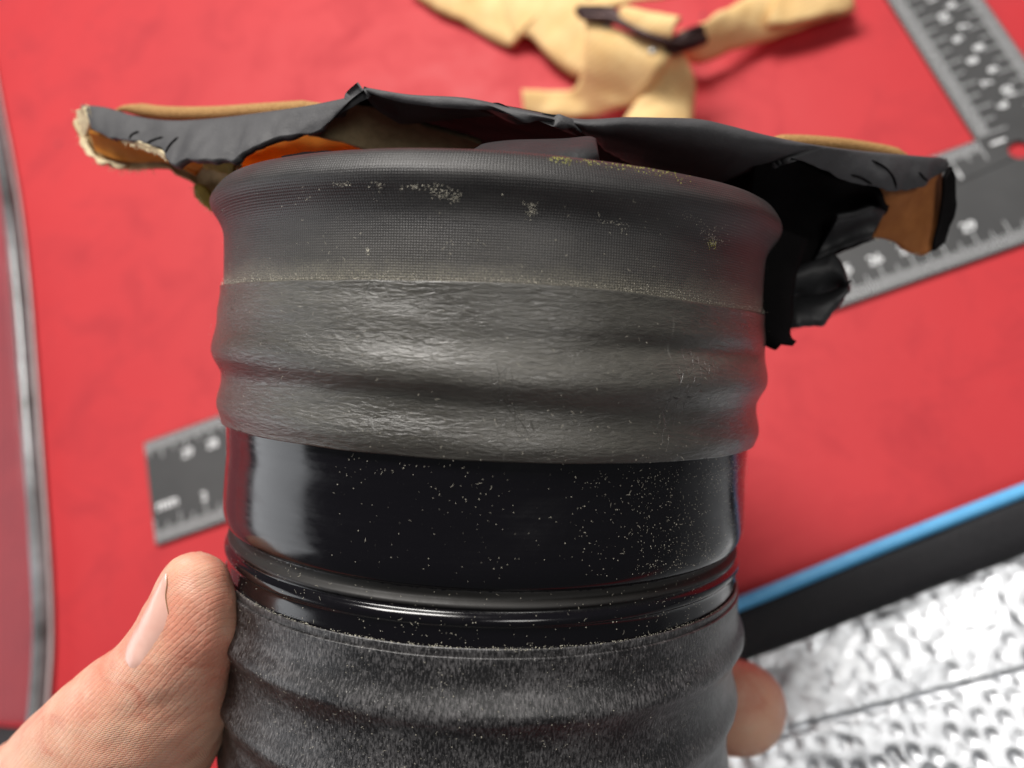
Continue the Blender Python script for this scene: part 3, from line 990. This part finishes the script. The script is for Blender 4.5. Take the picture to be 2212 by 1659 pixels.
# flesh detail: crease at the joint, dents
nrm_ = [v.normal.copy() for v in hm.vertices]
for v, nn in zip(hm.vertices, nrm_):
    p = v.co + hand.location
    v.co += nn * (.00035 + .00045 * nz(p, 110, 1) + .0002 * nz(p, 320, 2))
body = link_mesh("skin", hm, M["skin"], hand)
bvh = BVHTree.FromPolygons([v.co + hand.location for v in hm.vertices], [list(p.vertices) for p in hm.polygons])
def on_hand(x, y):
    d = (px(x, y, .12) - CAM_POS).normalized()
    hit = bvh.ray_cast(CAM_POS, d)
    return hit
Ln = [(357, 1234), (347, 1252), (331, 1281), (311, 1318), (295, 1348), (280, 1374), (270, 1402), (268, 1425), (278, 1444)]
Rn = [(360, 1240), (361, 1261), (358, 1289), (364, 1327), (355, 1360), (340, 1384), (322, 1409), (304, 1436), (290, 1447)]
a, b = resample([(*p, 0) for p in Ln], 40), resample([(*p, 0) for p in Rn], 40)
rows = []
for i in range(40):
    row = []
    for j in range(12):
        t = j / 11
        q = a[i].lerp(b[i], t)
        hit = None
        for push in range(14):
            hit = on_hand(q.x + push * 1.5, q.y + push * .6)
            if hit[0] is not None and hit[0].length < 2 and (hit[0] - CAM_POS).length < .17:
                break
        p = hit[0] + hit[1] * (-.00003 + .00032 * min(1, 3.2 * t, 3.2 * (1 - t)) ** .6 * min(1, i / 5 + .2, (39 - i) / 7) ** .6)
        row.append(p)
    rows.append(row)
for it in range(3):
    new = [[v.copy() for v in r_] for r_ in rows]
    for i in range(1, 39):
        for j in range(1, 11):
            new[i][j] = (rows[i - 1][j] + rows[i + 1][j] + rows[i][j - 1] + rows[i][j + 1]) / 4
    rows = new
grid("thumbnail", rows, M["nail"], hand)
pts = []
for q in Rn[:4]:
    h = on_hand(q[0] + 1, q[1])
    if h[0] is not None:
        pts.append(h[0] + h[1] * .00012)
if len(pts) > 3:
    tube("nail_fold", pts, tapr(.00008), M["dirt"], n=40, k=8, parent=hand)

# ------------------------------------------------------------------ steel square
TH = .0016
P_tl, P_ic = tab(310, 956, TH), tab(2110, 301, TH)
ax = (P_ic - P_tl).normalized()          # along the body, to the right
bx = Vector((-ax.y, ax.x, 0))            # away, up the tongue
WB = .0392
WT = abs((tab(2130, 2, TH) - tab(1921, 2, TH)).dot(ax))
LB = (P_ic - P_tl).length
print("square: body", LB, "tongue width", WT, "width check", (P_tl - tab(327, 1195, TH)).length)
sq = thing("steel_square", "dark grey steel square with white centimetre marks, its long blade passing behind the sleeve", "set square", Vector((P_ic.x, P_ic.y, 0)))
def sqp(s, t, h=TH):                     # s along ax from the inner corner, t along bx
    q = P_ic + ax * s + bx * t
    return Vector((q.x, q.y, h))
outline = [(-LB, -WB), (WT, -WB), (WT, .20), (0, .20), (0, 0), (-LB, 0)]
hole_c = P_ic - sqp(0, 0)
hc = tab(2203, 322, TH)
hs, ht = (hc - P_ic).dot(ax), (hc - P_ic).dot(bx)
HR = .0033
bm = bmesh.new()
vt = [bm.verts.new(sqp(s, t, TH) - sq.location) for s, t in outline]
hv = [bm.verts.new(sqp(hs + HR * math.cos(a), ht + HR * math.sin(a), TH) - sq.location) for a in [2 * math.pi * i / 24 for i in range(24)]]
ed = [bm.edges.new((vt[i], vt[(i + 1) % 6])) for i in range(6)] + [bm.edges.new((hv[i], hv[(i + 1) % 24])) for i in range(24)]
bmesh.ops.triangle_fill(bm, use_beauty=True, use_dissolve=False, edges=ed)
bmesh.ops.recalc_face_normals(bm, faces=bm.faces)
res = bmesh.ops.extrude_face_region(bm, geom=bm.faces[:])
for g in res["geom"]:
    if isinstance(g, bmesh.types.BMVert):
        g.co.z -= TH - .0001
bmesh.ops.recalc_face_normals(bm, faces=bm.faces)
me = bpy.data.meshes.new("blade")
bm.to_mesh(me)
bm.free()
blade = link_mesh("blade", me, M["steel"], sq, smooth=False)
bv = blade.modifiers.new("edge", 'BEVEL')
bv.width, bv.segments, bv.limit_method = .0003, 2, 'ANGLE'
V, F = [], []
def tick(s, t, ds, dt, w=.00028):
    a = sqp(s, t, TH + .00006)
    d = (ax * ds + bx * dt)
    n_ = Vector((-d.y, d.x, 0)).normalized() * w / 2
    i = len(V)
    V.extend([a - n_, a + n_, a + d + n_, a + d - n_])
    F.append((i, i + 3, i + 2, i + 1))
for k in range(0, int(LB / .001)):
    l = .0085 if k % 10 == 0 else .0065 if k % 5 == 0 else .0042
    tick(-LB + .001 * k + .0008, -WB + .0006, 0, l)
    l = .0075 if k % 10 == 0 else .006 if k % 5 == 0 else .0040
    tick(-.001 * k - .0005, -.0006, 0, -l)
for k in range(0, 150):
    l = .0095 if k % 10 == 0 else .008 if k % 5 == 0 else .0042
    tick(.0006, .001 * k + .0006, l, 0)
    tick(WT - .0006, .001 * k + .0006, -l, 0)
g = from_data("graduations", V, F, M["tick"], sq, smooth=False)
g["kind"] = "stuff"
_fc = {}
def text_mesh(txt, size):
    key = (txt, size)
    if key not in _fc:
        c = bpy.data.curves.new("txt", 'FONT')
        c.body, c.size, c.align_x, c.align_y = txt, size, 'CENTER', 'CENTER'
        c.extrude = .00004
        c.offset = size * .018
        c.resolution_u = 3
        o = bpy.data.objects.new("txt", c)
        col.objects.link(o)
        _fc[key] = bpy.data.meshes.new_from_object(o.evaluated_get(bpy.context.evaluated_depsgraph_get()))
        bpy.data.objects.remove(o)
    return _fc[key]
def numeral(txt, s, t, ang, size, name="numeral"):
    me_ = text_mesh(txt, size)
    o = bpy.data.objects.new(name, me_)
    if not me_.materials:
        me_.materials.append(M["ink"])
    col.objects.link(o)
    o.parent = sq
    o.location = sqp(s, t, TH + .00008) - sq.location
    o.rotation_euler = (0, 0, math.atan2(ax.y, ax.x) + ang)
for k in range(2, int(LB * 100)):
    numeral(str(k), -LB + .01 * k + .0008, -WB + .0112, 0, .0045)
numeral("mm", -LB + .0065, -WB + .0135, 0, .0055, "unit_mark")
for k in range(1, int(LB * 100)):
    numeral(str(k), -.01 * k - .0005, -.0100, 0, .0044)
for k in range(0, 9):
    numeral(str(6 + k), .0128, .0085 + .01 * k, R_(90), .0046)
    numeral(str(10 - k), WT - .0105, .0125 + .01 * k, R_(90), .0046)
numeral("1", .0055, -.0035, R_(90), .0065)

# ------------------------------------------------------------------ tan webbing strap with buckle
strap = thing("webbing_strap", "tan webbing strap with dark metal buckle lying crumpled on the red table", "strap", tab(1330, 90, 0))
def ribbon(name, A, B, mat=None, n=60, m=10, thick=.0022, sag=0.0):
    a = catmull([tab(*p) for p in A], n)
    b = catmull([tab(*p) for p in B], n)
    rows, uvs, L = [], [], 0
    for i in range(n):
        if i:
            L += (a[i] - a[i - 1]).length
        row, ur = [], []
        for j in range(m):
            t = j / (m - 1)
            p = a[i].lerp(b[i], t)
            p.z += sag * 4 * t * (1 - t) + .0016 * nz(p, 75, 3) + .0009 * nz(p, 170, 6)
            row.append(p)
            ur.append((L, t * (b[i] - a[i]).length))
        rows.append(row)
        uvs.append(ur)
    return grid(name, rows, mat or M["strap"], strap, uv=uvs, thick=thick, offset=0)
ribbon("strap_end", [(880, -30, .004), (955, -60, .006), (1060, -60, .007), (1180, -60, .009), (1270, -30, .012)],
       [(895, -15, .003), (950, 25, .003), (1005, 48, .003), (1062, 82, .003), (1104, 98, .004)], sag=.002)
ribbon("strap_band", [(1060, -70, .010), (1150, -60, .012), (1230, -30, .014), (1290, 20, .016)],
       [(1110, 78, .006), (1152, 86, .005), (1195, 133, .004), (1240, 160, .005), (1275, 158, .010)][0:5], sag=.002)
ribbon("strap_band", [(1468, 78, .022), (1520, 45, .020), (1590, 10, .016), (1680, -45, .012), (1800, -80, .010)],
       [(1472, 118, .008), (1520, 133, .006), (1600, 104, .005), (1710, 70, .004), (1845, 22, .003)], sag=.003)
ribbon("strap_band", [(1700, -60, .014), (1780, -50, .013), (1850, -25, .012)], [(1655, 58, .011), (1740, 45, .010), (1838, 16, .009)], sag=.001)
# tail that drops through the buckle and turns to the left on the table
ribbon("strap_tail", [(1268, 42, .026), (1266, 90, .024), (1262, 140, .018), (1246, 185, .010), (1200, 196, .006), (1128, 196, .007)],
       [(1452, 108, .026), (1432, 150, .023), (1400, 195, .016), (1345, 232, .008), (1235, 252, .002), (1132, 240, .003)], n=70, sag=.001)
# loop standing at the right of the tail
ribbon("strap_loop", [(1452, 112, .022), (1482, 140, .016), (1498, 180, .012), (1496, 225, .009), (1490, 300, .007)],
       [(1428, 150, .020), (1398, 195, .015), (1372, 230, .011), (1352, 260, .008), (1340, 310, .006)], n=50, sag=.004)
ribbon("strap_loop", [(1258, 10, .024), (1330, -10, .028), (1400, -15, .028), (1470, -25, .024)], [(1262, 24, .028), (1312, 16, .030), (1380, 4, .029), (1465, -8, .026)], n=40, sag=.001)
ribbon("strap_fold", [(1352, 22, .030), (1400, 30, .031), (1470, 48, .030)][::1], [(1336, 40, .030), (1392, 66, .031), (1452, 84, .030)], n=30, sag=.002)
# buckle: a bent bar frame
tube("buckle_bar", [tab(1250, 22, .028), tab(1268, 36, .029), tab(1330, 42, .030), tab(1400, 76, .030), tab(1462, 92, .029), tab(1512, 84, .027)], .0016, M["buckle"], n=60, k=10, parent=strap)
tube("buckle_bar", [tab(1436, 104, .027), tab(1462, 88, .028), tab(1490, 74, .028), tab(1514, 66, .026)], .0020, M["buckle"], n=40, k=10, parent=strap)
tube("buckle_bar", [tab(1448, 108, .0265), tab(1474, 100, .027), tab(1500, 92, .0265), tab(1520, 84, .025)], .0020, M["buckle"], n=40, k=10, parent=strap)
tube("buckle_bar", [tab(1250, 20, .029), tab(1310, 22, .031), tab(1338, 34, .031)], .0014, M["buckle"], n=30, k=10, parent=strap)
for (x, y, rr) in ((1311, 56, .0021), (1410, 108, .0015)):
    bm = bmesh.new()
    bmesh.ops.create_uvsphere(bm, u_segments=16, v_segments=8, radius=rr)
    me = bpy.data.meshes.new("rivet")
    bm.to_mesh(me)
    bm.free()
    o = link_mesh("rivet", me, M["rivet"], strap)
    o.scale = (1, 1, .45)
    o.location = tab(x, y, .0265) - strap.location

# ------------------------------------------------------------------ insulated bag: foil, black binding, blue piping
e0, e1 = tab(1590, 1312, .0105), tab(2212, 1070, .0105)
bd = (e1 - e0)
bd.z = 0
bd.normalize()
bn = Vector((bd.y, -bd.x, 0))             # towards the viewer's lower right, into the bag
bag = thing("insulated_bag", "silver foil lined bag flap with black binding and sky blue piping at the lower right", "insulated bag", Vector((e0.x, e0.y, 0)))
def bp(s, t, h):
    q = e0 + bd * s + bn * t
    return Vector((q.x, q.y, h))
S0, S1 = -.062, .38
tube("piping", [bp(S0 + (S1 - S0) * i / 12, -.0008 + .0004 * math.sin(i * 1.3), .0105) for i in range(13)], .0019, M["piping"], n=90, k=14, parent=bag)
wb = .0125
rows, uvs = [], []
for i in range(120):
    s = S0 + (S1 - S0) * i / 119
    prof = [(-.0012, .0004), (-.0012, .006), (-.0006, .0090), (.001, .0104), (.004, .0110), (.009, .0106), (wb, .0096), (wb + .0015, .0080)]
    rows.append([bp(s, t + .0004 * nz((s, t, 0), 60, 1), h + .0005 * nz((s, t, 1), 90, 2)) for t, h in prof])
grid("binding", rows, M["bind"], bag, thick=.0008)
ST = .060                                  # the quilting seam
rows = []
NS, NTT = 600, 250
for i in range(NS):
    s = S0 + (.19 - S0) * i / 419 if i < 420 else .19 + (S1 - .19) * (i - 419) / (NS - 420)
    row = []
    for j in range(NTT):
        t = wb - .001 + .30 * (j / (NTT - 1)) ** 1.7
        # padded dimples in staggered rows
        a_, b_ = (s * .92 + t * .38), (t * .92 - s * .38)
        P_ = .0056
        cx_, cy_ = a_ / P_, b_ / (P_ * .86)
        ry = round(cy_)
        ox = .5 * (ry % 2)
        rxn = round(cx_ - ox) + ox
        jx, jy = .55 * nz((rxn, ry, 0), .83, 3), .55 * nz((rxn, ry, 5), .83, 4)
        dd = math.hypot((cx_ - rxn - jx), (cy_ - ry - jy) * .86)
        h = -.0017 * math.exp(-(dd / (.23 + .12 * nz((rxn, ry, 3), .77, 2))) ** 2) * max(0, .55 + .6 * nz((rxn, ry, 0), .71, 7) + .5 * nz((s, t, 0), 22, 9))
        near = smoothstep(.045, .02, t - wb)
        h = h * (1 - .6 * near) + near * .0004 * nz((s, t, 0), 240, 6)
        seam = (t - .0392 - .10 * (s - .055)) / .0008
        h -= .0020 * math.exp(-seam * seam) * (.65 + .5 * nz((s, 0, 0), 160, 1))
        h += .0020 * nz((s, t, 0), 34, 5) + .00022 * nz((s * .8, t * 1.4, 0), 110, 8) + .00010 * nz((s, t, 0), 420, 8)
        row.append(bp(s, t, .0085 + h - .004 * smoothstep(.02, 0, t - wb)))
    rows.append(row)
grid("foil_lining", rows, M["foil"], bag, thick=.0006)

# ------------------------------------------------------------------ clear plastic sheet at the left and the dark block under it
sheet = thing("clear_plastic_cover", "clear plastic cover with a curved cloudy rim at the left edge of the red table", "plastic cover", tab(40, 900, 0))
edge = [(-26, 60), (5, 230), (25, 330), (48, 470), (66, 640), (80, 820), (93, 1000), (104, 1150), (112, 1290), (113, 1400), (106, 1510), (100, 1562)]
tube("rim", [tab(x - 25, y, .0034) for x, y in edge], .0026, M["rim"], n=140, k=14, parent=sheet, flat=.9)
tube("rim_bead", [tab(x - 3, y, .0022) for x, y in edge], .0006, M["bead"], n=140, k=8, parent=sheet)
a = catmull([tab(x - 30, y, .0055) for x, y in edge], 100)
rows = []
for i in range(100):
    p = a[i]
    rows.append([Vector((p.x - .11 * t, p.y, .0052 + .012 * math.sin(t * 1.5) + .0006 * nz((p.x - .11 * t, p.y, 0), 60, 2))) for t in [j / 20 for j in range(21)]])
grid("film", rows, M["clear"], sheet, thick=.0004)

blk = bmesh.new()
bmesh.ops.create_cube(blk, size=1)
bmesh.ops.scale(blk, vec=(.16, .06, .006), verts=blk.verts)
bmesh.ops.bevel(blk, geom=blk.edges[:], offset=.0012, segments=3, affect='EDGES')
me = bpy.data.meshes.new("foam_block")
blk.to_mesh(me)
blk.free()
o = link_mesh("foam_block", me, M["dark"])
c = tab(-120, 1570, 0)
o.location = (c.x, c.y - .028, .0032)
o.rotation_euler = (0, 0, -.05)
o["label"] = "flat black foam block poking out behind the thumb at the lower left"
o["category"] = "foam block"
print("tris", sum(len(o.data.polygons) for o in scene.objects if o.type == 'MESH') * 2)
